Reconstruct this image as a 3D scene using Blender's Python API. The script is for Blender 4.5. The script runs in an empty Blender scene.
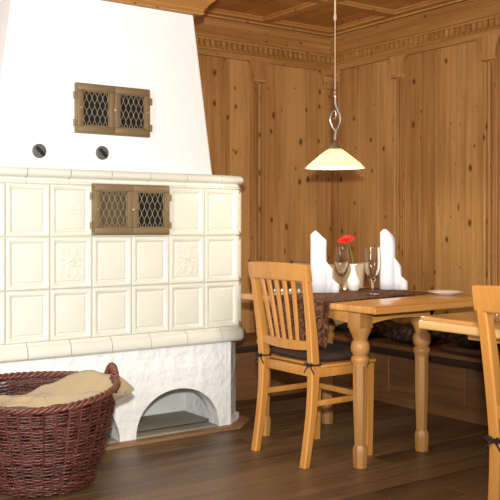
import bpy, bmesh, math, random
from mathutils import Vector, Matrix
random.seed(7)
PI = math.pi
C = bpy.context.scene.collection
# room axes: X runs along the back wall (to the right), Y runs away along the right wall
TH = math.atan2(1220, 870)
SN, CS = math.sin(TH), math.cos(TH)
EYE = 1.13
RZ = TH - PI / 2            # local x = image right, local y = away from the viewer


# ------------------------------------------------------------------ mesh builder
class MB:
    def __init__(self):
        self.v, self.f = [], []

    def add(self, vs, fs):
        o = len(self.v)
        self.v += [tuple(p) for p in vs]
        self.f += [tuple(i + o for i in f) for f in fs]
        return self

    def box(self, x0, x1, y0, y1, z0, z1):
        vs = [(x0, y0, z0), (x1, y0, z0), (x1, y1, z0), (x0, y1, z0), (x0, y0, z1), (x1, y0, z1), (x1, y1, z1), (x0, y1, z1)]
        return self.add(vs, [(0, 3, 2, 1), (4, 5, 6, 7), (0, 1, 5, 4), (1, 2, 6, 5), (2, 3, 7, 6), (3, 0, 4, 7)])

    def bbox(self, x0, x1, y0, y1, z0, z1, b=0.004, seg=2):
        bm = bmesh.new()
        bmesh.ops.create_cube(bm, size=1)
        for w in bm.verts:
            w.co = Vector(((x0 + x1) / 2 + w.co.x * (x1 - x0), (y0 + y1) / 2 + w.co.y * (y1 - y0), (z0 + z1) / 2 + w.co.z * (z1 - z0)))
        b = min(b, 0.45 * min(x1 - x0, y1 - y0, z1 - z0))
        bmesh.ops.bevel(bm, geom=bm.edges[:], offset=b, segments=seg, affect='EDGES', profile=0.5)
        return self.bm(bm)

    def bm(self, bm):
        bm.verts.index_update()
        self.add([w.co[:] for w in bm.verts], [tuple(w.index for w in f.verts) for f in bm.faces])
        bm.free()
        return self

    def tube(self, pts, r, n=8, closed=False, flat=(1, 1), up=None):
        pts = [Vector(p) for p in pts]
        N = len(pts)
        rs = r if isinstance(r, (list, tuple)) else [r] * N
        up = Vector(up) if up else None
        vs, nrm = [], None
        for i, p in enumerate(pts):
            if closed:
                t = pts[(i + 1) % N] - pts[i - 1]
            else:
                t = pts[min(i + 1, N - 1)] - pts[max(i - 1, 0)]
            t.normalize()
            if nrm is None:
                a = up or (Vector((0, 0, 1)) if abs(t.z) < 0.9 else Vector((1, 0, 0)))
                nrm = (a - t * a.dot(t)).normalized()
            else:
                a = up or nrm
                q = a - t * a.dot(t)
                nrm = q.normalized() if q.length > 1e-6 else nrm
            b = t.cross(nrm)
            for k in range(n):
                an = 2 * PI * k / n
                vs.append(p + (nrm * math.cos(an) * flat[0] + b * math.sin(an) * flat[1]) * rs[i])
        fs = []
        for i in range(N if closed else N - 1):
            j = (i + 1) % N
            for k in range(n):
                k2 = (k + 1) % n
                fs.append((i * n + k, i * n + k2, j * n + k2, j * n + k))
        if not closed:
            fs.append(tuple(range(n))[::-1])
            fs.append(tuple((N - 1) * n + k for k in range(n)))
        return self.add(vs, fs)

    def lathe(self, prof, c=(0, 0, 0), n=32, cap=True, sx=1, sy=1, a0=0.0):
        vs, fs = [], []
        for (r, z) in prof:
            for k in range(n):
                a = a0 + 2 * PI * k / n
                vs.append((c[0] + r * math.cos(a) * sx, c[1] + r * math.sin(a) * sy, c[2] + z))
        m = len(prof)
        for i in range(m - 1):
            for k in range(n):
                k2 = (k + 1) % n
                fs.append((i * n + k, i * n + k2, (i + 1) * n + k2, (i + 1) * n + k))
        if cap:
            fs.append(tuple(range(n))[::-1])
            fs.append(tuple((m - 1) * n + k for k in range(n)))
        return self.add(vs, fs)

    def prism(self, poly, a, b, axis='y'):
        """poly of (p,q): axis y -> (x,z), axis x -> (y,z), axis z -> (x,y)"""
        def mk(p, q, t):
            return {'y': (p, t, q), 'x': (t, p, q), 'z': (p, q, t)}[axis]
        n = len(poly)
        vs = [mk(p, q, a) for p, q in poly] + [mk(p, q, b) for p, q in poly]
        fs = [tuple(range(n)), tuple(range(2 * n - 1, n - 1, -1))]
        for i in range(n):
            j = (i + 1) % n
            fs.append((i, i + n, j + n, j))
        return self.add(vs, fs)

    def sweep(self, path, prof, closed_prof=True):
        """path: plan polyline; prof: (out, z), out is to the right of the travel direction"""
        P = [Vector(p) for p in path]
        n = len(P)
        nr = []
        for i in range(n):
            ds = []
            if i > 0:
                ds.append((P[i] - P[i - 1]).normalized())
            if i < n - 1:
                ds.append((P[i + 1] - P[i]).normalized())
            ns = [Vector((d.y, -d.x)) for d in ds]
            if len(ns) == 1:
                nr.append(ns[0])
            else:
                m = (ns[0] + ns[1]).normalized()
                nr.append(m / max(0.2, m.dot(ns[0])))
        vs = []
        for p, q in zip(P, nr):
            for (o, z) in prof:
                vs.append((p.x + q.x * o, p.y + q.y * o, z))
        m = len(prof)
        fs = []
        for i in range(n - 1):
            for k in range(m if closed_prof else m - 1):
                k2 = (k + 1) % m
                fs.append((i * m + k, (i + 1) * m + k, (i + 1) * m + k2, i * m + k2))
        fs.append(tuple(range(m)))
        fs.append(tuple((n - 1) * m + k for k in range(m))[::-1])
        return self.add(vs, fs)

    def grid(self, fn, nu, nv, wrap_u=False):
        vs = [fn(i / (nu if wrap_u else nu - 1), j / (nv - 1)) for i in range(nu) for j in range(nv)]
        fs = []
        for i in range(nu if wrap_u else nu - 1):
            i2 = (i + 1) % nu
            for j in range(nv - 1):
                fs.append((i * nv + j, i2 * nv + j, i2 * nv + j + 1, i * nv + j + 1))
        return self.add(vs, fs)

    def build(self, name, mat, parent=None, smooth=35, loc=None, rz=0.0):
        me = bpy.data.meshes.new(name)
        me.from_pydata(self.v, [], self.f)
        bm = bmesh.new()
        bm.from_mesh(me)
        bmesh.ops.recalc_face_normals(bm, faces=bm.faces[:])
        bm.to_mesh(me)
        bm.free()
        o = bpy.data.objects.new(name, me)
        C.objects.link(o)
        me.materials.append(mat)
        if smooth:
            me.polygons.foreach_set('use_smooth', [True] * len(me.polygons))
            me.set_sharp_from_angle(angle=math.radians(smooth))
        if parent:
            o.parent = parent
        if loc is not None:
            o.location = loc
        o.rotation_euler.z = rz
        return o


def tag(o, label, cat, group=None):
    o['label'] = label
    o['category'] = cat
    if group:
        o['group'] = group
    return o


def thing(name, label, cat, loc=(0, 0, 0), rz=0.0, group=None):
    o = bpy.data.objects.new(name, None)
    C.objects.link(o)
    o.location = loc
    o.rotation_euler.z = rz
    o.empty_display_size = 0.1
    return tag(o, label, cat, group)


def struct(o):
    o['kind'] = 'structure'
    return o


def dup(root, loc, rz, label):
    def cp(o, par):
        c = o.copy()
        C.objects.link(c)
        if par:
            c.parent = par
        for ch in list(o.children):
            cp(ch, c)
        return c
    r = cp(root, None)
    r.location = loc
    r.rotation_euler.z = rz
    r['label'] = label
    return r


# ------------------------------------------------------------------ materials
def lin(c):
    def g(x):
        x /= 255.0
        return x / 12.92 if x <= 0.04045 else ((x + 0.055) / 1.055) ** 2.4
    return (g(c[0]), g(c[1]), g(c[2]), 1)


def new_mat(name):
    m = bpy.data.materials.new(name)
    m.use_nodes = True
    nt = m.node_tree
    b = nt.nodes['Principled BSDF']
    return m, nt, b


def plain(name, col, rough=0.5, metal=0.0, bump=0.0, bscale=60, var=0.0, spec=0.5, coat=0.0, sheen=0.0, bdist=0.01, island=0.0):
    m, nt, b = new_mat(name)
    N, L = nt.nodes, nt.links
    b.inputs['Base Color'].default_value = lin(col)
    b.inputs['Roughness'].default_value = rough
    b.inputs['Metallic'].default_value = metal
    b.inputs['Specular IOR Level'].default_value = spec
    b.inputs['Coat Weight'].default_value = coat
    b.inputs['Sheen Weight'].default_value = sheen
    tc = N.new('ShaderNodeTexCoord')
    nz = N.new('ShaderNodeTexNoise')
    nz.inputs['Scale'].default_value = bscale
    nz.inputs['Detail'].default_value = 5
    L.new(tc.outputs['Object'], nz.inputs['Vector'])
    if bump:
        bp = N.new('ShaderNodeBump')
        bp.inputs['Strength'].default_value = bump
        bp.inputs['Distance'].default_value = bdist
        L.new(nz.outputs['Fac'], bp.inputs['Height'])
        L.new(bp.outputs['Normal'], b.inputs['Normal'])
    if var:
        mx = N.new('ShaderNodeMix')
        mx.data_type = 'RGBA'
        c = lin(col)
        mx.inputs[6].default_value = tuple(x * (1 - var) for x in c[:3]) + (1,)
        mx.inputs[7].default_value = tuple(min(1, x * (1 + var)) for x in c[:3]) + (1,)
        L.new(nz.outputs['Fac'], mx.inputs[0])
        L.new(mx.outputs[2], b.inputs['Base Color'])
        if island:
            geo = N.new('ShaderNodeNewGeometry')
            mr = N.new('ShaderNodeMapRange')
            mr.inputs['To Min'].default_value = 1 - island
            mr.inputs['To Max'].default_value = 1 + island
            L.new(geo.outputs['Random Per Island'], mr.inputs['Value'])
            hv = N.new('ShaderNodeHueSaturation')
            L.new(mr.outputs[0], hv.inputs['Value'])
            L.new(mx.outputs[2], hv.inputs['Color'])
            L.new(hv.outputs[0], b.inputs['Base Color'])
    return m


def wood(name, dark, light, axis='Z', grain=1.0, knots=0.0, knot_col=(92, 50, 24), rough=0.45, coat=0.0, island=0.0, bump=0.15, kscale=(8.0, 5.2), spec=0.4):
    m, nt, b = new_mat(name)
    N, L = nt.nodes, nt.links
    b.inputs['Roughness'].default_value = rough
    b.inputs['Coat Weight'].default_value = coat
    b.inputs['Coat Roughness'].default_value = 0.12
    b.inputs['Specular IOR Level'].default_value = spec
    tc = N.new('ShaderNodeTexCoord')
    geo = N.new('ShaderNodeNewGeometry')
    oi = N.new('ShaderNodeObjectInfo')
    ad = N.new('ShaderNodeMath'); ad.operation = 'ADD'
    L.new(geo.outputs['Random Per Island'], ad.inputs[0])
    L.new(oi.outputs['Random'], ad.inputs[1])
    ml = N.new('ShaderNodeMath'); ml.operation = 'MULTIPLY'
    L.new(ad.outputs[0], ml.inputs[0]); ml.inputs[1].default_value = 7.3
    off = N.new('ShaderNodeVectorMath'); off.operation = 'ADD'
    cb = N.new('ShaderNodeCombineXYZ')
    for i in range(3):
        L.new(ml.outputs[0], cb.inputs[i])
    L.new(tc.outputs['Object'], off.inputs[0])
    L.new(cb.outputs[0], off.inputs[1])

    def scaled(a, c):
        mp = N.new('ShaderNodeVectorMath'); mp.operation = 'MULTIPLY'
        v = [c, c, c]
        v['XYZ'.index(axis)] = a
        mp.inputs[1].default_value = v
        L.new(off.outputs[0], mp.inputs[0])
        return mp.outputs[0]
    n1 = N.new('ShaderNodeTexNoise')
    n1.inputs['Scale'].default_value = 1; n1.inputs['Detail'].default_value = 6; n1.inputs['Roughness'].default_value = 0.65
    n1.inputs['Distortion'].default_value = 0.6
    L.new(scaled(1.1 * grain, 26 * grain), n1.inputs['Vector'])
    n2 = N.new('ShaderNodeTexNoise')
    n2.inputs['Scale'].default_value = 1; n2.inputs['Detail'].default_value = 3
    L.new(scaled(0.7, 4.0), n2.inputs['Vector'])
    mm = N.new('ShaderNodeMath'); mm.operation = 'MULTIPLY_ADD'
    L.new(n2.outputs['Fac'], mm.inputs[0]); mm.inputs[1].default_value = 0.55
    sc = N.new('ShaderNodeMath'); sc.operation = 'MULTIPLY'
    L.new(n1.outputs['Fac'], sc.inputs[0]); sc.inputs[1].default_value = 0.6
    L.new(sc.outputs[0], mm.inputs[2])
    fac = mm.outputs[0]
    if island:
        im = N.new('ShaderNodeMath'); im.operation = 'MULTIPLY_ADD'
        sb = N.new('ShaderNodeMath'); sb.operation = 'SUBTRACT'
        L.new(geo.outputs['Random Per Island'], sb.inputs[0]); sb.inputs[1].default_value = 0.5
        L.new(sb.outputs[0], im.inputs[0]); im.inputs[1].default_value = island
        L.new(fac, im.inputs[2])
        fac = im.outputs[0]
    rmp = N.new('ShaderNodeMapRange')
    rmp.inputs['From Min'].default_value = 0.41
    rmp.inputs['From Max'].default_value = 0.72
    L.new(fac, rmp.inputs['Value'])
    mx = N.new('ShaderNodeMix'); mx.data_type = 'RGBA'
    mx.inputs[6].default_value = lin(dark); mx.inputs[7].default_value = lin(light)
    L.new(rmp.outputs[0], mx.inputs[0])
    col = mx.outputs[2]
    if knots:
        sp = N.new('ShaderNodeSeparateXYZ')
        nd = N.new('ShaderNodeTexNoise'); nd.inputs['Scale'].default_value = 14
        L.new(off.outputs[0], nd.inputs['Vector'])
        dm = N.new('ShaderNodeVectorMath'); dm.operation = 'MULTIPLY_ADD'
        L.new(nd.outputs['Color'], dm.inputs[0]); dm.inputs[1].default_value = (0.012, 0.012, 0.012)
        L.new(off.outputs[0], dm.inputs[2])
        L.new(dm.outputs[0], sp.inputs[0])
        oth = [k for k in 'XYZ' if k != axis]
        a1 = N.new('ShaderNodeMath'); a1.operation = 'ADD'
        L.new(sp.outputs[oth[0]], a1.inputs[0]); L.new(sp.outputs[oth[1]], a1.inputs[1])
        a2 = N.new('ShaderNodeMath'); a2.operation = 'MULTIPLY'
        L.new(a1.outputs[0], a2.inputs[0]); a2.inputs[1].default_value = kscale[0]
        a3 = N.new('ShaderNodeMath'); a3.operation = 'MULTIPLY'
        L.new(sp.outputs[axis], a3.inputs[0]); a3.inputs[1].default_value = kscale[1]
        c2 = N.new('ShaderNodeCombineXYZ')
        L.new(a2.outputs[0], c2.inputs[0]); L.new(a3.outputs[0], c2.inputs[1])
        vo = N.new('ShaderNodeTexVoronoi')
        vo.voronoi_dimensions = '2D'
        vo.inputs['Scale'].default_value = 1
        L.new(c2.outputs[0], vo.inputs['Vector'])
        vs_ = N.new('ShaderNodeSeparateColor')
        L.new(vo.outputs['Color'], vs_.inputs[0])
        # size of this knot: none for a good part of the cells
        sz = N.new('ShaderNodeMapRange')
        sz.inputs['From Min'].default_value = 0.46; sz.inputs['From Max'].default_value = 1.0
        sz.inputs['To Min'].default_value = 0.03; sz.inputs['To Max'].default_value = 0.15 * knots
        L.new(vs_.outputs[0], sz.inputs['Value'])
        dv = N.new('ShaderNodeMath'); dv.operation = 'DIVIDE'
        L.new(vo.outputs['Distance'], dv.inputs[0]); L.new(sz.outputs[0], dv.inputs[1])
        kr = N.new('ShaderNodeMapRange')
        kr.inputs['From Min'].default_value = 0.45
        kr.inputs['From Max'].default_value = 1.35
        kr.inputs['To Min'].default_value = 1; kr.inputs['To Max'].default_value = 0
        kr.interpolation_type = 'SMOOTHSTEP'
        L.new(dv.outputs[0], kr.inputs['Value'])
        kf = N.new('ShaderNodeMath'); kf.operation = 'MULTIPLY'
        L.new(kr.outputs[0], kf.inputs[0]); kf.inputs[1].default_value = 0.9
        mk = N.new('ShaderNodeMix'); mk.data_type = 'RGBA'
        L.new(kf.outputs[0], mk.inputs[0]); L.new(col, mk.inputs[6]); mk.inputs[7].default_value = lin(knot_col)
        col = mk.outputs[2]
    L.new(col, b.inputs['Base Color'])
    if bump:
        bp = N.new('ShaderNodeBump')
        bp.inputs['Strength'].default_value = bump; bp.inputs['Distance'].default_value = 0.004
        L.new(n1.outputs['Fac'], bp.inputs['Height'])
        L.new(bp.outputs['Normal'], b.inputs['Normal'])
    return m


PINE_D, PINE_L = (148, 98, 48), (194, 144, 84)
pine_z = wood('knotty pine upright', PINE_D, PINE_L, 'Z', knots=1.0, island=0.22, rough=0.5)
pine_x = wood('pine along the back', (144, 94, 42), (188, 136, 74), 'X', knots=0.5, rough=0.5)
pine_y = wood('pine along the right', (144, 94, 42), (188, 136, 74), 'Y', knots=0.6, rough=0.5)
ceil_w = wood('ceiling wood', (168, 114, 56), (200, 146, 82), 'X', knots=0.5, rough=0.45, island=0.15)
beech = wood('orange beech', (178, 116, 48), (202, 142, 70), 'Z', grain=1.3, rough=0.38, coat=0.15, bump=0.05)
table_w = wood('golden oak top', (172, 112, 50), (216, 160, 90), 'X', rough=0.22, coat=0.35, bump=0.04)
table_y = wood('golden oak side', (172, 112, 50), (216, 160, 90), 'Y', rough=0.22, coat=0.35, bump=0.04)
leg_w = wood('worn oak legs', (138, 94, 46), (180, 130, 72), 'Z', rough=0.45, bump=0.1)
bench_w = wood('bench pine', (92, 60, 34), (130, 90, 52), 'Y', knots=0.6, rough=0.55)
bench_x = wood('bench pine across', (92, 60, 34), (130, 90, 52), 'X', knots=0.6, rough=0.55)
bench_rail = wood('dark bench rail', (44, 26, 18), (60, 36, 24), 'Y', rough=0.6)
floor_m = wood('dark oak planks', (64, 46, 28), (116, 88, 58), 'X', grain=0.8, rough=0.42, island=0.25, bump=0.25, spec=0.35)
sill_w = wood('threshold oak', (126, 92, 60), (160, 122, 84), 'X', rough=0.5)
plaster = plain('white plaster', (244, 243, 240), 0.9, bump=0.25, bscale=14, spec=0.2)
rough_plaster = plain('rough white plaster', (236, 235, 231), 0.92, bump=1.0, bscale=15, spec=0.2, bdist=0.018)
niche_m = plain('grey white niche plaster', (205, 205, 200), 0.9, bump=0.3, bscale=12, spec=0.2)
slab_m = plain('grey stone slab', (150, 142, 126), 0.7, bump=0.15, bscale=30, var=0.08)
tile_m = plain('cream glazed tile', (221, 219, 204), 0.16, bump=0.04, bscale=9, var=0.02, coat=0.5)
bronze = plain('aged bronze', (128, 106, 74), 0.45, metal=0.2, bump=0.2, bscale=90, var=0.2)
wire_m = plain('grey brass wire', (150, 136, 110), 0.4, metal=0.25)
plate_m = plain('painted brown reflection', (104, 86, 62), 0.5, metal=0.4, bump=0.3, bscale=60, var=0.3)  # reflection behind the lower left lattice, put into a brown colour
dark_m = plain('painted hollow shade', (20, 15, 12), 0.9)  # near-black plate colour stands in for shade in the hollow behind the grates
knob_grey = plain('grey cast iron', (96, 98, 96), 0.5, metal=0.3, var=0.2, bscale=80)
wick_m = plain('red brown willow', (88, 46, 37), 0.38, bump=0.4, bscale=120, var=0.6, island=0.45)
wick_l = plain('red brown willow rim', (100, 56, 42), 0.4, bump=0.4, bscale=90, var=0.65, island=0.3)
burlap = plain('tan burlap', (180, 158, 118), 0.95, bump=0.5, bscale=260, var=0.12, sheen=0.2)
napk = plain('white linen', (222, 222, 226), 0.85, bump=0.08, bscale=200)
porc = plain('white porcelain', (240, 238, 232), 0.15, coat=0.5)
seatpad = plain('dark brown felt', (62, 40, 30), 0.95, bump=0.3, bscale=200, var=0.2)
tie_m = plain('black brown cord', (30, 20, 18), 0.9)
red_m = plain('scarlet petals', (226, 40, 28), 0.6, var=0.2, bscale=40)
green_m = plain('green stem', (96, 122, 52), 0.6)
cream_cloth = plain('cream pillow cloth', (222, 196, 156), 0.9, bump=0.2, bscale=150, var=0.08)
chrome = plain('brushed steel', (190, 180, 168), 0.3, metal=0.9)
cord_m = plain('pale cord', (204, 178, 150), 0.5)
brown_cloth = plain('brown pad cloth', (122, 88, 62), 0.95, bump=0.3, bscale=120, var=0.2)
bead_m = plain('pearly white', (250, 246, 238), 0.2, coat=0.5)


def patterned(name, c1, c2, c3, scale):
    m, nt, b = new_mat(name)
    N, L = nt.nodes, nt.links
    b.inputs['Roughness'].default_value = 0.85
    b.inputs['Specular IOR Level'].default_value = 0.2
    tc = N.new('ShaderNodeTexCoord')
    nz = N.new('ShaderNodeTexNoise'); nz.inputs['Scale'].default_value = scale; nz.inputs['Detail'].default_value = 3; nz.inputs['Distortion'].default_value = 2.5
    L.new(tc.outputs['Object'], nz.inputs['Vector'])
    cr = N.new('ShaderNodeValToRGB')
    e = cr.color_ramp.elements
    e[0].position = 0.4; e[0].color = lin(c1)
    e[1].position = 0.5; e[1].color = lin(c2)
    x = e.new(0.62); x.color = lin(c3)
    L.new(nz.outputs['Fac'], cr.inputs[0])
    L.new(cr.outputs[0], b.inputs['Base Color'])
    return m


runner_m = patterned('brown damask', (62, 36, 24), (84, 52, 34), (132, 92, 66), 26)
dark_pat = patterned('dark patterned cloth', (34, 22, 18), (52, 36, 28), (84, 66, 52), 14)


def glass_mat(name):
    m, nt, b = new_mat(name)
    b.inputs['Base Color'].default_value = (1, 1, 1, 1)
    b.inputs['Roughness'].default_value = 0.0
    b.inputs['IOR'].default_value = 1.45
    b.inputs['Transmission Weight'].default_value = 1.0
    return m


glass = glass_mat('clear glass')


def shade_mat():
    m, nt, b = new_mat('alabaster glass')
    N, L = nt.nodes, nt.links
    b.inputs['Roughness'].default_value = 0.25
    tc = N.new('ShaderNodeTexCoord')
    nz = N.new('ShaderNodeTexNoise'); nz.inputs['Scale'].default_value = 22; nz.inputs['Detail'].default_value = 4; nz.inputs['Distortion'].default_value = 1
    L.new(tc.outputs['Object'], nz.inputs['Vector'])
    mx = N.new('ShaderNodeMix'); mx.data_type = 'RGBA'
    mx.inputs[6].default_value = lin((222, 208, 180)); mx.inputs[7].default_value = lin((244, 236, 218))
    L.new(nz.outputs['Fac'], mx.inputs[0])
    L.new(mx.outputs[2], b.inputs['Base Color'])
    tr = N.new('ShaderNodeBsdfTranslucent')
    L.new(mx.outputs[2], tr.inputs['Color'])
    ms = N.new('ShaderNodeMixShader'); ms.inputs[0].default_value = 0.5
    L.new(b.outputs[0], ms.inputs[1]); L.new(tr.outputs[0], ms.inputs[2])
    L.new(ms.outputs[0], N['Material Output'].inputs['Surface'])
    return m


shade_m = shade_mat()


def emit(name, col, s):
    m, nt, b = new_mat(name)
    b.inputs['Emission Color'].default_value = lin(col)
    b.inputs['Emission Strength'].default_value = s
    b.inputs['Base Color'].default_value = lin(col)
    return m


bulb_m = emit('lit bulb', (255, 226, 170), 12)

# ------------------------------------------------------------------ room shell
WU, WV, CZ = 4.35, 5.037, 2.605        # right wall, back wall, ceiling
U0, V0 = -1.6, -1.2

m = MB()
w = 0.135
y = V0
row = 0
while y < WV:
    y1 = min(y + w, WV)
    x = U0 - random.uniform(0, 1.6)
    while x < WU:
        x1 = x + random.uniform(1.3, 2.2)
        a, b_ = max(x, U0), min(x1, WU)
        if b_ - a > 0.02:
            m.bbox(a + 0.0006, b_ - 0.0006, y + 0.0006, y1 - 0.0006, -0.02, 0.0, 0.0015, 1)
        x = x1
    y = y1
struct(m.build('floor', floor_m))

# back wall: upright boards, pilasters, corner post, all in one skin
def wall_boards(m, seams, to, z0, z1, along, face, depth):
    for a, b_ in zip(seams[:-1], seams[1:]):
        g = 0.0004
        if along == 'x':
            m.bbox(a + g, b_ - g, face, face + depth, z0, z1, 0.0012, 1)
        else:
            m.bbox(face, face + depth, a + g, b_ - g, z0, z1, 0.0012, 1)


m = MB()
seams = [2.0, 2.3, 2.52, 2.72, 2.9, 3.08, 3.26, 3.42, 3.592, 3.725, 3.9, 4.1, 4.27, WU]
wall_boards(m, seams, None, 0, CZ, 'x', WV, 0.05)
m.box(U0, WU + 0.06, WV + 0.03, WV + 0.09, 0, CZ + 0.05)
struct(m.build('wall_back', pine_z))
m = MB()
seams = [V0, 1.6, 1.9, 2.2, 2.45, 2.68, 2.82, 3.05, 3.28, 3.47, 3.58, 3.78, 3.98, 4.12, 4.265, 4.36, 4.52, 4.72, 4.94, WV]
wall_boards(m, seams, None, 0, CZ, 'y', WU, 0.05)
m.box(WU + 0.03, WU + 0.09, V0, WV + 0.09, 0, CZ + 0.05)
struct(m.build('wall_right', pine_z))


# pilasters with flutes and curved capitals
def pilaster(name, c, wall, wd=0.09, cw=0.19):
    m = MB()
    pr = 0.032
    def bx(a0, a1, p, z0, z1, b=0.003):
        if wall == 'back':
            m.bbox(a0, a1, WV - p, WV + 0.002, z0, z1, b, 2)
        else:
            m.bbox(WU - p, WU + 0.002, a0, a1, z0, z1, b, 2)
    h = wd / 2
    bx(c - h, c + h, 0.014, 0.36, 2.17)
    for k in (-1, 0, 1):
        bx(c + k * wd * 0.34 - wd * 0.12, c + k * wd * 0.34 + wd * 0.12, pr, 0.40, 2.15, 0.010)
    # capital: flared bracket
    pts = []
    for i in range(9):
        t = i / 8
        pts.append((h * 1.05 + (cw / 2 - h) * (1 - math.cos(t * PI / 2)), 2.17 + 0.135 * math.sin(t * PI / 2)))
    poly = [(c + a, z) for a, z in pts] + [(c - a, z) for a, z in reversed(pts)]
    if wall == 'back':
        m.prism(poly, WV - 0.034, WV + 0.002, 'y')
    else:
        m.prism(poly, WU - 0.034, WU + 0.002, 'x')
    bx(c - h * 1.12, c + h * 1.12, 0.040, 2.155, 2.175)
    struct(m.build(name, pine_z))


pilaster('trim_1', 3.655, 'back', 0.10, 0.2)
pilaster('trim_2', 4.305, 'right')
pilaster('trim_3', 3.52, 'right', 0.10, 0.22)
pilaster('trim_4', 2.73, 'right', 0.10, 0.22)
m = MB()     # corner post pieces
m.bbox(4.262, WU, WV - 0.018, WV + 0.002, 0.36, 2.17, 0.004)
m.bbox(WU - 0.018, WU + 0.002, 4.955, WV, 0.36, 2.17, 0.004)
for i in range(6):
    t = i / 6
    e = 0.075 + 0.03 * t * t
    z = 2.17 + 0.13 * t
    m.bbox(WU - e - 0.012, WU, WV - 0.024, WV + 0.002, z, z + 0.023, 0.003, 1)
    m.bbox(WU - 0.024, WU + 0.002, WV - e - 0.012, WV, z, z + 0.023, 0.003, 1)
struct(m.build('trim_5', pine_z))

# cornice: frieze, scalloped dentils and lower band on both walls
def cornice(name, wall, mat):
    m = MB()
    prof = [(0.0, 2.30), (0.022, 2.30), (0.026, 2.306), (0.026, 2.338), (0.02, 2.343), (0.02, 2.398), (0.05, 2.402), (0.052, 2.415),
            (0.036, 2.425), (0.036, 2.49), (0.046, 2.50), (0.05, 2.54), (0.036, 2.548), (0.036, 2.555), (0.0, 2.555)]
    if wall == 'back':
        m.sweep([(2.0, WV), (WU, WV)], prof)
    else:
        m.sweep([(WU, WV), (WU, V0)], prof)
    a = 2.02 if wall == 'back' else 1.0
    end = WU - 0.05 if wall == 'back' else WV - 0.05
    while a < end:
        pts = [(a, 2.402), (a + 0.030, 2.402)] + [(a + 0.015 + 0.015 * math.cos(q), 2.372 - 0.017 * math.sin(q)) for q in [i * PI / 6 for i in range(7)]]
        if wall == 'back':
            m.prism(pts, WV - 0.043, WV - 0.018, 'y')
        else:
            m.prism(pts, WU - 0.043, WU - 0.018, 'x')
        a += 0.045
    struct(m.build(name, mat))


cornice('trim_6', 'back', pine_x)
cornice('trim_7', 'right', pine_y)

# ceiling with coffers
m = MB()
x = U0
while x < WU:
    m.bbox(x + 0.001, min(x + 0.22, WU) - 0.001, V0, WV, CZ, CZ + 0.03, 0.002, 1)
    x += 0.22
m.box(U0, WU, V0, WV, CZ + 0.02, CZ + 0.06)
struct(m.build('ceiling', ceil_w))
m = MB()
rib = [(-0.055, CZ + .001), (-0.055, CZ - 0.010), (-0.042, CZ - 0.014), (-0.038, CZ - 0.026), (0.038, CZ - 0.026), (0.042, CZ - 0.014), (0.055, CZ - 0.010), (0.055, CZ + .001)]
for u in (3.69, 3.03, 2.37, 1.71, 1.05, 0.39):
    m.sweep([(u, V0), (u, WV)], rib)
for v in (4.32, 3.65, 2.98, 2.31, 1.64, 0.97, 0.3):
    m.sweep([(U0, v), (WU, v)], [(a, z + 0.0006) for a, z in rib])
edge = [(0, CZ + .001), (0, 2.566), (0.028, 2.566), (0.03, 2.578), (0.075, 2.582), (0.085, 2.594), (0.10, 2.596), (0.10, CZ + .001)]
m.sweep([(U0, WV), (WU, WV), (WU, V0)], edge)
struct(m.build('trim_8', ceil_w))

# ------------------------------------------------------------------ tiled stove
SV = 4.05
stove = thing('tiled_stove', 'large cream tiled stove with white plaster chimney hood, two lattice grates and arched base openings', 'stove', (2.015, SV, 0))
def S(mb, name, mat, parent=None, **k):
    mb.v = [(a - 2.015, b - SV, c) for a, b, c in mb.v]
    return mb.build(name, mat, parent or stove, **k)


BL, BR = 1.275, 2.755           # base front, left and right ends
arches = [(2.416, 0.26, 0.252), (1.803, 0.26, 0.252)]
def arch_edge(c, r, h, n=20):
    return [(c - r * math.cos(i * PI / n), h * math.sin(i * PI / n) ** 0.85 if 0 < i < n else 0) for i in range(n + 1)]


out = [(BL, 0.485), (BL, 0)]
for c, r, h in sorted(arches):
    out += arch_edge(c, r, h)
out += [(BR, 0), (BR, 0.485)]
m = MB()
m.prism(out, SV, SV + 0.10, 'y')
CH = 0.105
m.prism([(BR, SV), (BR + CH, SV + CH), (BR + CH, WV), (2.72, WV), (2.72, SV + 0.1), (BR, SV + 0.1)], 0, 0.485, 'z')
m.prism([(BL, SV), (BL, SV + 0.1), (1.32, SV + 0.1), (1.32, WV), (BL - CH, WV), (BL - CH, SV + CH)], 0, 0.485, 'z')
# splayed toe at the right corner
m.prism([(BR - 0.005, SV - 0.004), (BR + CH + 0.02, SV + CH - 0.006), (BR + CH + 0.02, SV + 0.25), (BR, SV + 0.2)], 0, 0.05, 'z')
S(m, 'base', rough_plaster)
m = MB()
m.box(1.32, 2.72, SV + 0.44, SV + 0.5, 0.02, 0.48)
m.box(2.063, 2.156, SV + 0.09, SV + 0.44, 0.02, 0.40)
m.box(1.32, 2.72, SV + 0.09, SV + 0.5, 0.38, 0.44)
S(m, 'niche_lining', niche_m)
m = MB()
for c, r, h in arches:
    m.bbox(c - r + 0.004, c + r - 0.004, SV + 0.006, SV + 0.12, 0.001, 0.022, 0.004)
m.bbox(1.325, 2.062, SV + 0.1, SV + 0.44, 0.001, 0.022, 0.003)
m.bbox(2.157, 2.715, SV + 0.1, SV + 0.44, 0.001, 0.022, 0.003)
S(m, 'hearth_slab', slab_m)

# tile body
TV = SV - 0.012
cols = [1.228 + 0.2236 * i for i in range(8)]
TL, TR = cols[0], cols[-1]
rows = [0.565, 0.819, 1.077, 1.338]
m = MB()
CHT = 0.07
m.prism([(TL + .004, TV + 0.006), (TR - .004, TV + 0.006), (TR + CHT, TV + CHT + .006), (TR + CHT, WV), (TL - CHT, WV), (TL - CHT, TV + CHT + .006)], 0.50, 1.36, 'z')


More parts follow.
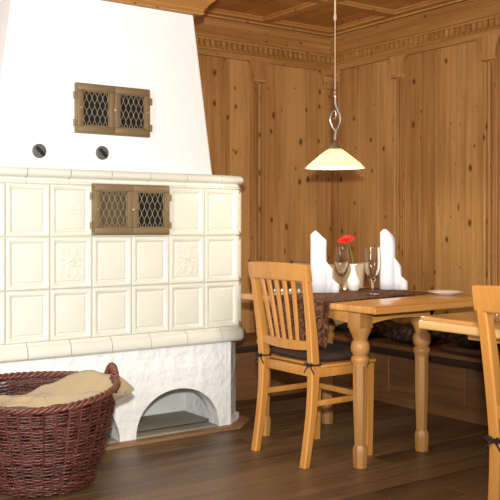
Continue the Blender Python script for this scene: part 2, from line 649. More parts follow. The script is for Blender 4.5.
def tile(m, x0, x1, z0, z1, fr=None):
    loops = [(0.0008, 0.006), (0.0015, -0.003), (0.006, -0.010), (0.013, -0.012), (0.020, -0.010), (0.027, -0.004), (0.033, 0.003), (0.036, 0.003), (0.041, -0.003), (0.046, -0.004)]
    vs, fs = [], []
    for o, d in loops:
        for px, pz in ((x0 + o, z0 + o), (x1 - o, z0 + o), (x1 - o, z1 - o), (x0 + o, z1 - o)):
            vs.append((px, TV + d, pz) if fr is None else fr(px, d, pz))
    for i in range(len(loops) - 1):
        for k in range(4):
            k2 = (k + 1) % 4
            fs.append((i * 4 + k, i * 4 + k2, i * 4 + 4 + k2, i * 4 + 4 + k))
    q = (len(loops) - 1) * 4
    fs.append((q, q + 1, q + 2, q + 3))
    m.add(vs, fs)


for r in range(3):
    for c in range(7):
        if r == 2 and c in (3, 4):
            continue
        tile(m, cols[c], cols[c + 1], rows[r], rows[r + 1])
m.bbox(cols[3], cols[5], TV - 0.004, TV + 0.01, rows[2], rows[3], 0.003)
# narrow corner tiles on the two chamfers
q = math.sqrt(0.5)
for r in range(3):
    ln = CHT / q
    tile(m, 0.004, ln - 0.002, rows[r], rows[r + 1], lambda a, d, z: (TR - .004 + a * q + d * q * -1 * -1 * -1 * -1 * 0 + (-d) * q, TV + 0.004 + a * q + d * q, z))
    tile(m, 0.004, ln - 0.002, rows[r], rows[r + 1], lambda a, d, z: (TL + .004 - a * q + d * q, TV + 0.004 + a * q + d * q, z))
S(m, 'tiled_body', tile_m, smooth=25)

# relief tiles
def relief(name, c, r, amp):
    x0, x1, z0, z1 = cols[c] + 0.048, cols[c + 1] - 0.048, rows[r] + 0.048, rows[r + 1] - 0.048
    cx, cz = (x0 + x1) / 2, (z0 + z1) / 2
    hx, hz = (x1 - x0) / 2, (z1 - z0) / 2
    m = MB()
    yy = TV - 0.004
    rr = 0.005 * amp
    for k in range(8):           # petals of the middle rosette
        a = k * PI / 4
        e = Vector((math.cos(a), math.sin(a)))
        pts = [(cx + e.x * t, yy, cz + e.y * t) for t in (0.006, 0.014, 0.022, 0.03)]
        m.tube(pts, [rr * 0.6, rr * 1.2, rr * 1.3, rr * 0.5], 6)
    m.lathe([(0.0005, -0.004), (0.006, -0.003), (0.007, 0.003), (0.0005, 0.004)], (cx, yy, cz), 10)
    for sx in (-1, 1):
        for sz in (-1, 1):       # scrolls into the four corners
            ox, oz = cx + sx * hx * 0.62, cz + sz * hz * 0.66
            pts = []
            for i in range(22):
                t = i / 21
                ang = -0.6 + t * 7.2
                rad = 0.021 * (1 - t * 0.8)
                pts.append((ox + sx * rad * math.cos(ang), yy, oz + sz * rad * math.sin(ang)))
            m.tube(pts, rr * 0.75, 6)
            pts = [(cx + sx * hx * a_, yy, cz + sz * hz * b_) for a_, b_ in ((0.2, 0.3), (0.35, 0.5), (0.3, 0.75), (0.1, 0.9))]
            m.tube(pts, [rr * 0.7, rr, rr, rr * 0.4], 6)
            pts = [(cx + sx * hx * a_, yy, cz + sz * hz * b_) for a_, b_ in ((0.45, 0.12), (0.7, 0.2), (0.92, 0.1))]
            m.tube(pts, [rr * 0.5, rr, rr * 0.4], 6)
    o = S(m, name, tile_m)
    return o


relief('relief_ornament', 2, 1, 1.0)
relief('relief_ornament', 5, 1, 1.0)
relief('relief_ornament', 2, 2, 0.55)

def ring(front, ext):
    """plan polyline around the stove front, from back left to back right, at tile face offset"""
    return [(TL - CHT - ext, WV), (TL - CHT - ext, TV + CHT), (TL, TV - ext), (TR, TV - ext), (TR + CHT + ext, TV + CHT), (TR + CHT + ext, WV)]


def roll(name, prof, mat, piece, zs):
    m = MB()
    path = [(TL - CHT, WV), (TL - CHT, TV + CHT), (TL, TV), (TR, TV), (TR + CHT, TV + CHT), (TR + CHT, WV)]
    m.sweep(path, prof)
    S(m, name, mat, smooth=50)


# rounded top coping laid in pieces
def coping(name, prof, seams, seam_dark):
    m = MB()
    path_l = [(TL - CHT, WV), (TL - CHT, TV + CHT), (TL, TV), (seams[0] - 0.002, TV)]
    m.sweep(path_l, prof)
    for a, b_ in zip(seams[:-1], seams[1:]):
        m.sweep([(a + 0.002, TV), (b_ - 0.002, TV)], prof)
    m.sweep([(seams[-1] + 0.002, TV), (TR, TV), (TR + CHT, TV + CHT), (TR + CHT, WV)], prof)
    S(m, name, tile_m, smooth=50)


top_prof = [(-0.2, 1.412), (0.0, 1.414)] + [(0.004 + 0.023 * math.cos(a), 1.391 + 0.023 * math.sin(a)) for a in [PI / 2 - i * PI / 8 for i in range(9)]] + [(-0.004, 1.364), (-0.004, 1.352), (0.006, 1.346), (0.006, 1.339), (-0.2, 1.339)]
coping('top_coping', top_prof, [1.33 + 0.2236 * i for i in range(7)], None)
low_prof = [(-0.2, 0.566), (0.004, 0.566), (0.008, 0.560), (0.006, 0.553), (0.016, 0.548), (0.024, 0.538), (0.028, 0.520), (0.030, 0.500), (0.024, 0.488), (0.012, 0.484), (-0.2, 0.484)]
coping('lower_ledge', low_prof, [1.33 + 0.2236 * i for i in range(7)], None)
m = MB()
m.prism([(TL - 0.03, SV + .03), (TR + 0.02, SV + .03), (TR + CHT - .01, SV + CHT + .02), (TR + CHT - .01, WV), (TL - CHT + .01, WV), (TL - CHT + .01, SV + CHT)], 1.30, 1.411, 'z')
S(m, 'stove_top', tile_m)

# chimney hood: a tall plaster wedge
HV = 4.11
m = MB()
zb, zt = 1.411, 2.297
a0, a1, b0, b1 = 1.400, 2.676, 1.520, 2.549
vs = [(a0, HV, zb), (a1, HV, zb), (a1, WV, zb), (a0, WV, zb), (b0, HV, zt), (b1, HV, zt), (b1, WV, zt), (b0, WV, zt)]
bm = bmesh.new()
bv = [bm.verts.new(p) for p in vs]
for f in [(0, 3, 2, 1), (4, 5, 6, 7), (0, 1, 5, 4), (1, 2, 6, 5), (2, 3, 7, 6), (3, 0, 4, 7)]:
    bm.faces.new([bv[i] for i in f])
bmesh.ops.bevel(bm, geom=[e for e in bm.edges if abs(e.verts[0].co.z - e.verts[1].co.z) > 0.5], offset=0.012, segments=3, affect='EDGES', profile=0.5)
m.bm(bm)
S(m, 'chimney_hood', plaster)


# lattice grates
def grate(u0, u1, z0, z1, fv, left_mat):
    """double door cast grate in a frame whose back sits at fv"""
    m = MB()
    t = 0.018
    f0 = fv - 0.022
    m.bbox(u0, u1, f0, fv + 0.004, z1 - t, z1, 0.004)
    m.bbox(u0, u1, f0, fv + 0.004, z0, z0 + t, 0.004)
    m.bbox(u0, u0 + t, f0, fv + 0.004, z0 + t, z1 - t, 0.003)
    m.bbox(u1 - t, u1, f0, fv + 0.004, z0 + t, z1 - t, 0.003)
    g = S(m, 'grate', bronze)
    mid = (u0 + u1) / 2
    for side, (a, b_) in enumerate(((u0 + 0.006, mid - 0.001), (mid + 0.001, u1 - 0.006))):
        m = MB()
        f = f0 - 0.010
        dz0, dz1 = z0 + 0.007, z1 - 0.007
        ft = 0.031
        m.bbox(a, b_, f, f + 0.014, dz1 - ft, dz1, 0.003)
        m.bbox(a, b_, f, f + 0.014, dz0, dz0 + ft, 0.003)
        m.bbox(a, a + ft * 0.9, f, f + 0.014, dz0 + ft, dz1 - ft, 0.002)
        m.bbox(b_ - ft * 0.9, b_, f, f + 0.014, dz0 + ft, dz1 - ft, 0.002)
        # inner step
        i0, i1, k0, k1 = a + ft * 0.9, b_ - ft * 0.9, dz0 + ft, dz1 - ft
        for q4 in ((i0, i1, k1 - 0.006, k1), (i0, i1, k0, k0 + 0.006), (i0, i0 + 0.006, k0, k1), (i1 - 0.006, i1, k0, k1)):
            m.bbox(q4[0], q4[1], f + 0.005, f + 0.014, q4[2], q4[3], 0.001, 1)
        d = S(m, 'grate_door', bronze, g)
        m = MB()
        nw = 11
        step = (i1 - i0) / (nw - 1) * 0.995
        per = (k1 - k0) / 2.5
        for i in range(nw):
            cx = i0 + 0.0005 + i * step
            pts = []
            for s in range(37):
                tt = s / 36
                zz = k0 + tt * (k1 - k0)
                ph = math.sin(2 * PI * (zz - k0) / per + PI / 2)
                sg = 1 if i % 2 else -1
                env = min(1, min(tt, 1 - tt) / 0.12)
                off = sg * step * 0.47 * math.copysign(abs(ph) ** 0.8, ph) * env
                xx = min(max(cx + off, i0 - 0.003), i1 + 0.003)
                pts.append((xx, f + 0.008 + (0.0012 if i % 2 else -0.0012), zz))
            m.tube(pts, 0.0017, 6)
        S(m, 'lattice', wire_m, g)
        m = MB()
        m.box(i0 - 0.004, i1 + 0.004, fv - 0.003, fv - 0.0005, k0 - 0.004, k1 + 0.004)
        S(m, 'back_plate', left_mat if side == 0 else dark_m, g)
        m = MB()
        kx = a + 0.016 if side == 0 else b_ - 0.016
        m.tube([(kx, f, (z0 + z1) / 2), (kx, f - 0.006, (z0 + z1) / 2), (kx, f - 0.010, (z0 + z1) / 2), (kx, f - 0.014, (z0 + z1) / 2)], [0.004, 0.007, 0.0065, 0.002], 10)
        S(m, 'knob', wire_m, g)
        for zz in (z0 + 0.05, z1 - 0.065):
            m = MB()
            hx = u0 - 0.006 if side == 0 else u1 + 0.006
            m.tube([(hx, f0 + 0.004, zz - 0.018), (hx, f0 + 0.004, zz + 0.018)], 0.0075, 10)
            m.bbox(min(hx, hx + (0.02 if side == 0 else -0.02)), max(hx, hx + (0.02 if side == 0 else -0.02)), f0 - 0.001, f0 + 0.006, zz - 0.014, zz + 0.014, 0.002)
            S(m, 'hinge', bronze, g)
    m = MB()
    f = f0 - 0.010
    cz = (z0 + z1) / 2
    m.tube([(mid, f, cz), (mid, f - 0.008, cz), (mid, f - 0.012, cz), (mid, f - 0.017, cz)], [0.005, 0.011, 0.0105, 0.003], 12)
    S(m, 'latch_knob', wire_m, g)
    return g


grate(1.836, 2.262, 1.602, 1.858, HV, dark_m)
grate(1.893, 2.338, 1.083, 1.345, TV - 0.002, plate_m)

# two round damper discs
for u, z in ((1.649, 1.501), (1.99, 1.508)):
    m = MB()
    m.tube([(u, HV + 0.002, z), (u, HV - 0.006, z), (u, HV - 0.010, z), (u, HV - 0.011, z)], [0.036, 0.036, 0.031, 0.012], 28)
    d = S(m, 'damper', knob_grey)
    m = MB()
    q1 = 0.7
    m.tube([(u - 0.026 * q1, HV - 0.012, z + 0.026 * q1), (u, HV - 0.017, z), (u + 0.028 * q1, HV - 0.012, z - 0.028 * q1)], [0.008, 0.009, 0.008], 8)
    S(m, 'damper_handle', tie_m, d)

# timber cornice over the hood, wrapping its right side
m = MB()
prof = [(-0.10, 2.298), (0.035, 2.298), (0.04, 2.304), (0.04, 2.330), (0.052, 2.338), (0.06, 2.352), (0.085, 2.375), (0.10, 2.40), (0.10, 2.43), (0.115, 2.44), (0.115, CZ), (-0.10, CZ)]
m.sweep([(b0 - 0.002, WV), (b0 - 0.002, HV), (b1 + 0.002, HV), (b1 + 0.002, WV)], prof)
struct(m.build('trim_9', pine_x))
# oak threshold strip on the floor along the stove
m = MB()
m.sweep([(BL - 0.05, SV), (BR, SV), (BR + CH + 0.02, SV + CH), (BR + CH + 0.02, 4.55)], [(0.0, 0.0), (0.065, 0.0), (0.065, 0.008), (0.058, 0.014), (0.0, 0.014)])
struct(m.build('trim_10', sill_w))

# ------------------------------------------------------------------ corner benches
BU, BV = 3.94, 4.62
bench = thing('wall_bench', 'long pine bench with dark front rail built along the right wall', 'bench', (4.14, 3.0, 0))
def at(root, mb, name, mat, parent=None, **k):
    l = root.location
    mb.v = [(a - l.x, b - l.y, c - l.z) for a, b, c in mb.v]
    return mb.build(name, mat, parent or root, **k)


m = MB()
v = 0.9
while v < WV - 0.02:
    e = min(v + 0.62, WV - 0.01)
    m.bbox(BU, BU + 0.025, v + 0.001, e - 0.001, 0.0, 0.308, 0.003, 1)
    v = e
m.bbox(BU - 0.012, BU, 0.9, BV, 0.06, 0.085, 0.003)
m.bbox(BU - 0.008, BU, 0.9, BV, 0.0, 0.06, 0.003)
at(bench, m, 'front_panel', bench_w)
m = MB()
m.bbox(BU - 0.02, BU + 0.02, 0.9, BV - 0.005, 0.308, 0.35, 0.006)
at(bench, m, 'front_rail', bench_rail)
m = MB()
m.bbox(BU - 0.005, WU - 0.001, 0.9, WV - 0.002, 0.345, 0.375, 0.008)
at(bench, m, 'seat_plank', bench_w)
bench2 = thing('wall_bench', 'short pine bench along the back wall between the tiled stove and the room corner', 'bench', (3.4, 4.83, 0))
m = MB()
m.bbox(3.05, BU - 0.03, BV, BV + 0.025, 0.0, 0.31, 0.003)
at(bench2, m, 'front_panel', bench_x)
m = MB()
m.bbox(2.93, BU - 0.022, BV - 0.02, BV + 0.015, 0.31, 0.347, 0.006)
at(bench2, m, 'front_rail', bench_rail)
m = MB()
m.bbox(2.93, BU - 0.022, BV - 0.01, WV - 0.022, 0.346, 0.375, 0.006)
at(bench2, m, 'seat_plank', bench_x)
m = MB()
m.prism([(BV + 0.0, 0), (BV + 0.36, 0), (BV + 0.34, 0.05), (BV + 0.24, 0.14), (BV + 0.30, 0.30), (BV + 0.36, 0.345), (BV + 0.0, 0.345), (BV + 0.06, 0.3), (BV + 0.12, 0.14), (BV + 0.02, 0.05)], 2.95, 2.99, 'x')
at(bench2, m, 'end_board', bench_w)


def pillow(name, label, cat, sx, sy, sz, mat, loc, rot, group=None, seam=True):
    m = MB()
    def fn(s):
        def g(i, j):
            x, y = i * 2 - 1, j * 2 - 1
            ex = 1 - 0.08 * (1 - abs(y) ** 2) * abs(x)
            ey = 1 - 0.08 * (1 - abs(x) ** 2) * abs(y)
            h = ((1 - x * x) * (1 - y * y))
            h = max(h, 0) ** 0.42
            return (x * sx / 2 * ex, y * sy / 2 * ey, s * sz / 2 * h * (1 + 0.06 * math.sin(5 * x + 3 * y)))
        return g
    m.grid(fn(1), 22, 22)
    m.grid(fn(-1), 22, 22)
    o = m.build(name, mat, None, smooth=180)
    bm = bmesh.new(); bm.from_mesh(o.data)
    bmesh.ops.remove_doubles(bm, verts=bm.verts[:], dist=0.0008)
    bmesh.ops.recalc_face_normals(bm, faces=bm.faces[:])
    bm.to_mesh(o.data); bm.free()
    o.location = loc
    o.rotation_euler = rot
    return tag(o, label, cat, group)


pillow('throw_pillow', 'cream throw pillow standing in the room corner behind the glasses and vase', 'pillow', 0.56, 0.50, 0.13, cream_cloth, (4.105, 4.79, 0.632), (math.radians(78), 0, math.radians(-45)))
pillow('throw_pillow', 'dark patterned pillow on the right bench, seen behind the near right table leg', 'pillow', 0.36, 0.36, 0.12, dark_pat, (4.14, 3.96, 0.437), (0, 0, 0.05))
pillow('throw_pillow', 'dark patterned pillow on the right bench, deeper under the laid table toward the corner', 'pillow', 0.36, 0.36, 0.12, dark_pat, (4.14, 4.365, 0.437), (0, 0, -0.05))
def pad(name, label, x0, x1, y0, y1, z0, z1, mat):
    m = MB()
    m.bbox(x0, x1, y0, y1, z0, z1, 0.016, 4)
    o = m.build(name, mat, None)
    return tag(o, label, 'cushion')


pad('bench_cushion', 'flat brown bench cushion on the right bench, under the second table', 3.99, 4.32, 2.5, 3.62, 0.376, 0.41, brown_cloth)
pillow('throw_pillow', 'dark patterned pillow lying on the brown bench cushion behind the right chair', 'pillow', 0.4, 0.38, 0.12, dark_pat, (4.12, 3.42, 0.472), (0, 0, 0.1))


# ------------------------------------------------------------------ tables
def lathe_leg(m, x, y, top, foot_sq=0.026):
    """square block, turned neck with two beads, long tapering shaft and a square foot"""
    m.bbox(x - 0.043, x + 0.043, y - 0.043, y + 0.043, top - 0.075, top, 0.006)
    prof = [(0.055, top - 0.07), (0.052, top - 0.085), (0.042, top - 0.105), (0.034, top - 0.125), (0.033, top - 0.132), (0.040, top - 0.138), (0.044, top - 0.152),
            (0.046, top - 0.168), (0.043, top - 0.185), (0.036, top - 0.197), (0.033, top - 0.202), (0.040, top - 0.207), (0.044, top - 0.217), (0.044, top - 0.228),
            (0.038, top - 0.238), (0.037, top - 0.25)]
    m.lathe(prof[::-1], (x, y, 0), 20)
    n8 = [(0.036, top - 0.245), (0.035, 0.30), (0.028, 0.115), (0.026, 0.10)]
    m.lathe(n8[::-1], (x, y, 0), 8, a0=PI / 8)
    ft = [(0.029, 0.105), (0.036, 0.088), (0.037, 0.07), (0.033, 0.0)]
    m.lathe(ft[::-1], (x, y, 0), 8, a0=PI / 8)


def plank_top(root, x0, x1, y0, y1, z1, th, mat):
    m = MB()
    m.bbox(x0, x1, y0, y1, z1 - th, z1, 0.007, 3)
    return at(root, m, 'tabletop', mat)


TZ = 0.76
t1 = thing('dining_table', 'golden wooden table with turned legs, laid with napkins and glasses', 'table', (3.02, 3.4, 0))
plank_top(t1, 2.74, 3.70, 2.868, 3.93, TZ, 0.032, table_w)
m = MB()
def curved_apron(m, a0, a1, t0, t1_, zt, axis):
    pts = [(a0, zt), (a1, zt)]
    for i in range(13):
        t = i / 12
        x = a1 + (a0 - a1) * t
        d = 0.075 - 0.035 * math.sin(PI * t) ** 0.6
        pts.append((x, zt - d))
    m.prism(pts, t0, t1_, axis)


curved_apron(m, 2.80, 3.27, 3.0, 3.03, TZ - 0.032, 'y')
curved_apron(m, 2.80, 3.27, 3.80, 3.83, TZ - 0.032, 'y')
curved_apron(m, 3.0, 3.83, 2.775, 2.80, TZ - 0.032, 'x')
curved_apron(m, 3.0, 3.83, 3.24, 3.265, TZ - 0.032, 'x')
at(t1, m, 'apron', table_w)
for x, y in ((2.79, 3.022), (3.25, 3.068), (2.80, 3.79), (3.262, 3.81)):
    m = MB()
    lathe_leg(m, x, y, TZ - 0.034)
    at(t1, m, 'leg', leg_w)

t2 = thing('dining_table', 'second bare wooden table reaching in behind the right chair', 'table', (3.1, 1.8, 0))
plank_top(t2, 2.636, 3.6, 1.2, 2.50, TZ + 0.002, 0.022, table_y)
m = MB()
m.bbox(2.612, 3.62, 1.18, 2.487, TZ - 0.048, TZ - 0.012, 0.008, 3)
at(t2, m, 'lower_frame', wood('oak edge painted lit', (206, 156, 92), (232, 190, 128), 'Y', rough=0.35, coat=0.2, bump=0.03))  # paler than the top: light on its left face put into the colour
m = MB()
m.bbox(2.73, 3.5, 1.35, 2.33, TZ - 0.085, TZ - 0.048, 0.005)
at(t2, m, 'apron', table_w)
for x, y in ((2.80, 1.45), (3.42, 1.45), (2.80, 1.95), (3.42, 1.95)):
    m = MB()
    lathe_leg(m, x, y, TZ - 0.085)
    at(t2, m, 'leg', leg_w)


# ------------------------------------------------------------------ chairs
def make_chair(label, loc, rz=0.0):
    """local x = forward (seat front), local y = sideways; origin on the floor between the rear feet"""
    t = thing('dining_chair', label, 'chair', loc, rz, 'orange wooden dining chairs')
    W = 0.195
    def post_x(z):
        if z < 0.46:
            q = z / 0.46
            return 0.055 * math.sin(q * PI / 2)
        q = (z - 0.46) / 0.49
        return 0.055 - 0.065 * q ** 1.3
    for s in (1, -1):
        pts, rs = [], []
        for i in range(15):
            z = 0.885 * i / 14
            pts.append((post_x(z), s * (W + 0.014 * max(0, (z - 0.46) / 0.49)), z))
        m = MB()
        vs, fs = [], []
        for i, p in enumerate(pts):
            z = p[2]
            hx = 0.017 + 0.008 * max(0, 1 - abs(z - 0.46) / 0.46)
            hy = 0.021 - 0.002 * (z / 0.9)
            c = 0.005
            for a, b_ in ((-1, -1), (1, -1), (1, 1), (-1, 1)):
                vs.append((p[0] + a * hx, p[1] + b_ * (hy - c), z))
                vs.append((p[0] + a * (hx - c), p[1] + b_ * hy, z))
            o = len(vs) - 8
            vs[o:o + 8] = [vs[o + k] for k in (1, 0 + 0, 0, 0, 0, 0, 0, 0)] if False else vs[o:o + 8]
            order = [(-hx, -(hy - c)), (-(hx - c), -hy), (hx - c, -hy), (hx, -(hy - c)), (hx, hy - c), (hx - c, hy), (-(hx - c), hy), (-hx, hy - c)]
            for k in range(8):
                vs[o + k] = (p[0] + order[k][0], p[1] + order[k][1], z)
        n = len(pts)
        for i in range(n - 1):
            for k in range(8):
                k2 = (k + 1) % 8
                fs.append((i * 8 + k, i * 8 + k2, i * 8 + 8 + k2, i * 8 + 8 + k))
        fs.append(tuple(range(8))); fs.append(tuple((n - 1) * 8 + k for k in range(8)))
        m.add(vs, fs)
        m.build('rear_leg', beech, t)
    for s in (1, -1):
        m = MB()
        m.lathe([(0.021, 0), (0.024, 0.1), (0.030, 0.43), (0.030, 0.455)], (0.40, s * 0.20, 0), 4, a0=PI / 4)
        m.build('front_leg', beech, t)
    # crest rail, bowed backwards
    m = MB()
    def crest(i, j):
        y = -0.235 + 0.47 * i
        q = (y / 0.235)
        bow = -0.022 * (1 - q * q)
        prof = [(-0.013, 0.872), (-0.013, 0.94), (-0.008, 0.948), (0.008, 0.948), (0.013, 0.94), (0.013, 0.872), (0.008, 0.866), (-0.008, 0.866)]
        px, pz = prof[int(round(j * 7))]
        z = pz + (0.008 * (1 - q * q) if pz > 0.9 else 0.010 * (1 - q * q) * 0.3)
        return (post_x(z) + px + bow + 0.0, y, z)
    N_ = 17
    vs = [crest(i / (N_ - 1), j / 7) for i in range(N_) for j in range(8)]
    fs = []
    for i in range(N_ - 1):
        for k in range(8):
            k2 = (k + 1) % 8
            fs.append((i * 8 + k, i * 8 + k2, i * 8 + 8 + k2, i * 8 + 8 + k))
    fs.append(tuple(range(8))); fs.append(tuple((N_ - 1) * 8 + k for k in range(8)))
    m.add(vs, fs)
    m.build('crest_rail', beech, t)
    m = MB()
    vs, fs = [], []
    for i in range(9):
        y = -0.19 + 0.38 * i / 8
        q = y / 0.19
        bow = -0.012 * (1 - q * q)
        for z, dx in ((0.545, -0.012), (0.585, -0.012), (0.585, 0.012), (0.545, 0.012)):
            vs.append((post_x(z) + dx + bow, y, z - 0.010 * (1 - q * q) * (1 if z < 0.56 else 0.4)))
    for i in range(8):
        for k in range(4):
            k2 = (k + 1) % 4
            fs.append((i * 4 + k, i * 4 + k2, i * 4 + 4 + k2, i * 4 + 4 + k))
    fs.append((0, 1, 2, 3)); fs.append((32, 33, 34, 35))
    m.add(vs, fs)
    m.build('lower_rail', beech, t)
    for k in range(5):
        yt = (-0.125 + 0.0625 * k)
        yb = yt * 0.80
        m = MB()
        pts = []
        for i in range(8):
            q = i / 7
            z = 0.578 + q * 0.30
            yy = yb + (yt - yb) * q
            bow = -0.012 * (1 - (yy / 0.19) ** 2) * (1 - q) - 0.022 * (1 - (yy / 0.235) ** 2) * q
            pts.append((post_x(z) + bow, yy, z))
        m.tube(pts, [0.0125 + 0.003 * i / 7 for i in range(8)], 8, flat=(0.62, 1.0), up=(1, 0, 0))
        m.build('back_slat', beech, t)
    # seat frame
    m = MB()
    m.bbox(0.045, 0.075, -0.19, 0.19, 0.415, 0.462, 0.004)
    m.bbox(0.385, 0.415, -0.205, 0.205, 0.415, 0.462, 0.004)
    for s in (1, -1):
        m.bbox(0.05, 0.41, s * 0.205 - 0.012, s * 0.205 + 0.012, 0.415, 0.462, 0.004)
    m.build('seat_frame', beech, t)
    m = MB()
    m.bbox(0.085, 0.435, -0.225, 0.225, 0.458, 0.474, 0.007, 3)
    m.build('seat', beech, t)
    for s in (1, -1):
        m = MB()
        m.bbox(0.035, 0.40, s * 0.198 - 0.009, s * 0.198 + 0.009, 0.278, 0.306, 0.004)
        m.build('side_stretcher', beech, t)
    m = MB()
    m.bbox(0.388, 0.408, -0.19, 0.19, 0.275, 0.303, 0.004)
    m.build('front_stretcher', beech, t)
    return t


CH1 = (2.572, 3.363, 0)
chair1 = make_chair('orange wooden slat back dining chair standing whole, left of the laid table', CH1, 0.0)
CH2 = (2.118, 1.537, 0)
chair2 = dup(chair1, CH2, 0.0, 'orange wooden chair cut off by the right edge, in front of the second table')


def make_cushion(label, loc, rz):
    t = thing('seat_cushion', label, 'cushion', loc, rz, 'dark brown seat cushions')
    m = MB()
    def body(s):
        def g(i, j):
            x, y = i * 2 - 1, j * 2 - 1
            rx = x * math.sqrt(max(0, 1 - 0.20 * y * y)); ry = y * math.sqrt(max(0, 1 - 0.20 * x * x))
            h = max(0, (1 - x ** 6) * (1 - y ** 6)) ** 0.45
            return (0.25 + rx * 0.185, ry * 0.222, 0.499 + s * 0.024 * h)
        return g
    m.grid(body(1), 24, 24); m.grid(body(-1), 24, 24)
    m.build('pad', seatpad, t, smooth=180)
    for s in (1, -1):
        m = MB()
        # cord round the rear post with a bow at the back
        y0 = s * 0.197
        loop = [(0.055 + 0.034 * math.cos(a), y0 + 0.034 * math.sin(a), 0.478) for a in [i * 2 * PI / 16 for i in range(16)]]
        m.tube(loop, 0.0038, 6, closed=True)
        kx, ky = 0.021, y0 - 0.012
        m.lathe([(0.001, -0.006), (0.006, -0.003), (0.006, 0.003), (0.001, 0.006)], (kx, ky, 0.478), 8)
        for d in (-1, 1):
            m.tube([(kx, ky, 0.478), (kx - 0.006, ky + d * 0.018, 0.490), (kx - 0.008, ky + d * 0.032, 0.486), (kx - 0.006, ky + d * 0.02, 0.474), (kx, ky, 0.477)], 0.003, 6)
            m.tube([(kx, ky, 0.477), (kx - 0.006, ky + d * 0.02, 0.462), (kx - 0.004, ky + d * 0.036, 0.440)], 0.003, 6)
        m.build('tie', tie_m, t)
    return t


cu1 = make_cushion('dark brown seat cushion tied with a bow to the whole chair by the laid table', CH1, 0.0)
cu2 = dup(cu1, CH2, 0.0, 'dark cushion with cord tied to the post of the chair at the right edge')


# ------------------------------------------------------------------ things on the laid table
def runner():
    y0, y1 = 3.17, 3.64
    x0, x1 = 2.732, 3.56
    drop = 0.215
    prof = []
    for i in range(11):
        prof.append((x0 - 0.004, TZ - drop + drop * i / 10 * 0.96))
    prof += [(x0 - 0.002, TZ + 0.001), (x0 + 0.006, TZ + 0.004)]
    for i in range(1, 20):
        prof.append((x0 + (x1 - x0) * i / 20, TZ + 0.004))
    prof += [(x1, TZ + 0.004)]
    def fn(i, j):
        x, z = prof[int(round(i * (len(prof) - 1)))]
        y = y0 + (y1 - y0) * j + 0.12 * max(0, (x - x0) / (x1 - x0))
        hang = max(0, (TZ - 0.03 - z) / drop)
        x += (-1 if x < 3.2 else 1) * hang * (0.010 + 0.010 * math.sin(j * 15))
        if hang > 0 and j < 0.02:
            y += hang * 0.012
        return (x, y, z)
    m = MB()
    m.grid(fn, len(prof), 34)
    o = m.build('table_runner', runner_m, None, smooth=60)
    md = o.modifiers.new('thick', 'SOLIDIFY'); md.thickness = 0.003; md.offset = 1
    return tag(o, 'brown patterned runner laid across the table and hanging down toward the chair', 'table runner')


runner()
RT = TZ + 0.008


def napkin(label, loc, Hh):
    """tall rolled linen napkin with a pointed top and two lower folds at the right; local x = image right"""
    m = MB()
    # outer wrap: an open spiral with a pointed diagonal top
    n = 40
    pts = []
    for i in range(n + 1):
        t = i / n
        a = -0.5 + t * (2 * PI + 2.4)
        sh = 1 - 0.10 * t
        pts.append((0.047 * math.cos(a) * sh, -0.030 * math.sin(a) * sh, t))
    def topz(x):
        pk = -0.018
        if x < pk:
            return Hh - (pk - x) * 0.9
        return Hh - (x - pk) * 0.95
    vs, fs = [], []
    nz = 7
    for (x, y, t) in pts:
        x *= 0.93
        zt_ = topz(x) - 0.012 * t
        for k in range(nz):
            q = k / (nz - 1)
            fl = 1 + 0.05 * (1 - q)
            vs.append((x * fl, y * fl, zt_ * q))
    for i in range(n):
        for k in range(nz - 1):
            fs.append((i * nz + k, (i + 1) * nz + k, (i + 1) * nz + k + 1, i * nz + k + 1))
    m.add(vs, fs)
    def fold(x0, x1, zl, zr, yf, yb):
        # a soft pleat: closed teardrop in plan, slanted top
        ring = []
        for i in range(15):
            a = -PI / 2 + PI * i / 14
            ring.append((x1 - 0.014 + 0.014 * math.cos(a), (yf + yb) / 2 + (yb - yf) / 2 * math.sin(a)))
        ring = [(x0, yf)] + ring + [(x0, yb)]
        vs, fs = [], []
        for (x, y) in ring:
            q = (x - x0) / (x1 - x0)
            zt_ = zl + (zr - zl) * q
            for k in range(4):
                vs.append((x, y, zt_ * k / 3))
        for i in range(len(ring) - 1):
            for k in range(3):
                fs.append((i * 4 + k, i * 4 + 4 + k, i * 4 + 5 + k, i * 4 + 1 + k))
        m.add(vs, fs)
    fold(0.035, 0.080, Hh * 0.52, Hh * 0.36, -0.022, 0.020)
    fold(0.065, 0.112, Hh * 0.24, Hh * 0.13, -0.030, 0.006)
    o = m.build('napkin', napk, None, smooth=40, loc=loc, rz=RZ)
    md = o.modifiers.new('thick', 'SOLIDIFY'); md.thickness = 0.0025; md.offset = 0
    return tag(o, label, 'napkin', 'folded white napkins')


napkin('tall folded white napkin at left, beside the chair back on the runner', (3.075, 3.667, RT - 0.003), 0.345)
napkin('tall folded white napkin at right, behind the nearer glass', (3.545, 3.61, RT - 0.003), 0.355)


def lathe_obj(name, prof, mat, loc, n=32, smooth=50, parent=None):
    m = MB()
    m.lathe(prof, (0, 0, 0), n)
    return m.build(name, mat, parent, smooth=smooth, loc=loc)


def wine_glass(label, loc, h):
    k = h / 0.25
    outp = [(0.0005, 0.0), (0.033, 0.0), (0.034, 0.002), (0.030, 0.004), (0.012, 0.008), (0.006, 0.014), (0.005, 0.03), (0.005, 0.05), (0.008, 0.066), (0.014, 0.078), (0.027, 0.105), (0.037, 0.14), (0.040, 0.17), (0.038, 0.21), (0.0345, 0.25)]
    inn = [(0.033, 0.25), (0.0363, 0.21), (0.0382, 0.17), (0.0352, 0.14), (0.025, 0.107), (0.012, 0.084), (0.0005, 0.078)]
    m = MB()
    m.lathe([(r * 1.13, z * k) for r, z in outp + inn], (0, 0, 0), 32, cap=True)
    o = m.build('wine_glass', glass, None, smooth=60, loc=loc)
    return tag(o, label, 'glass', 'wine glasses')


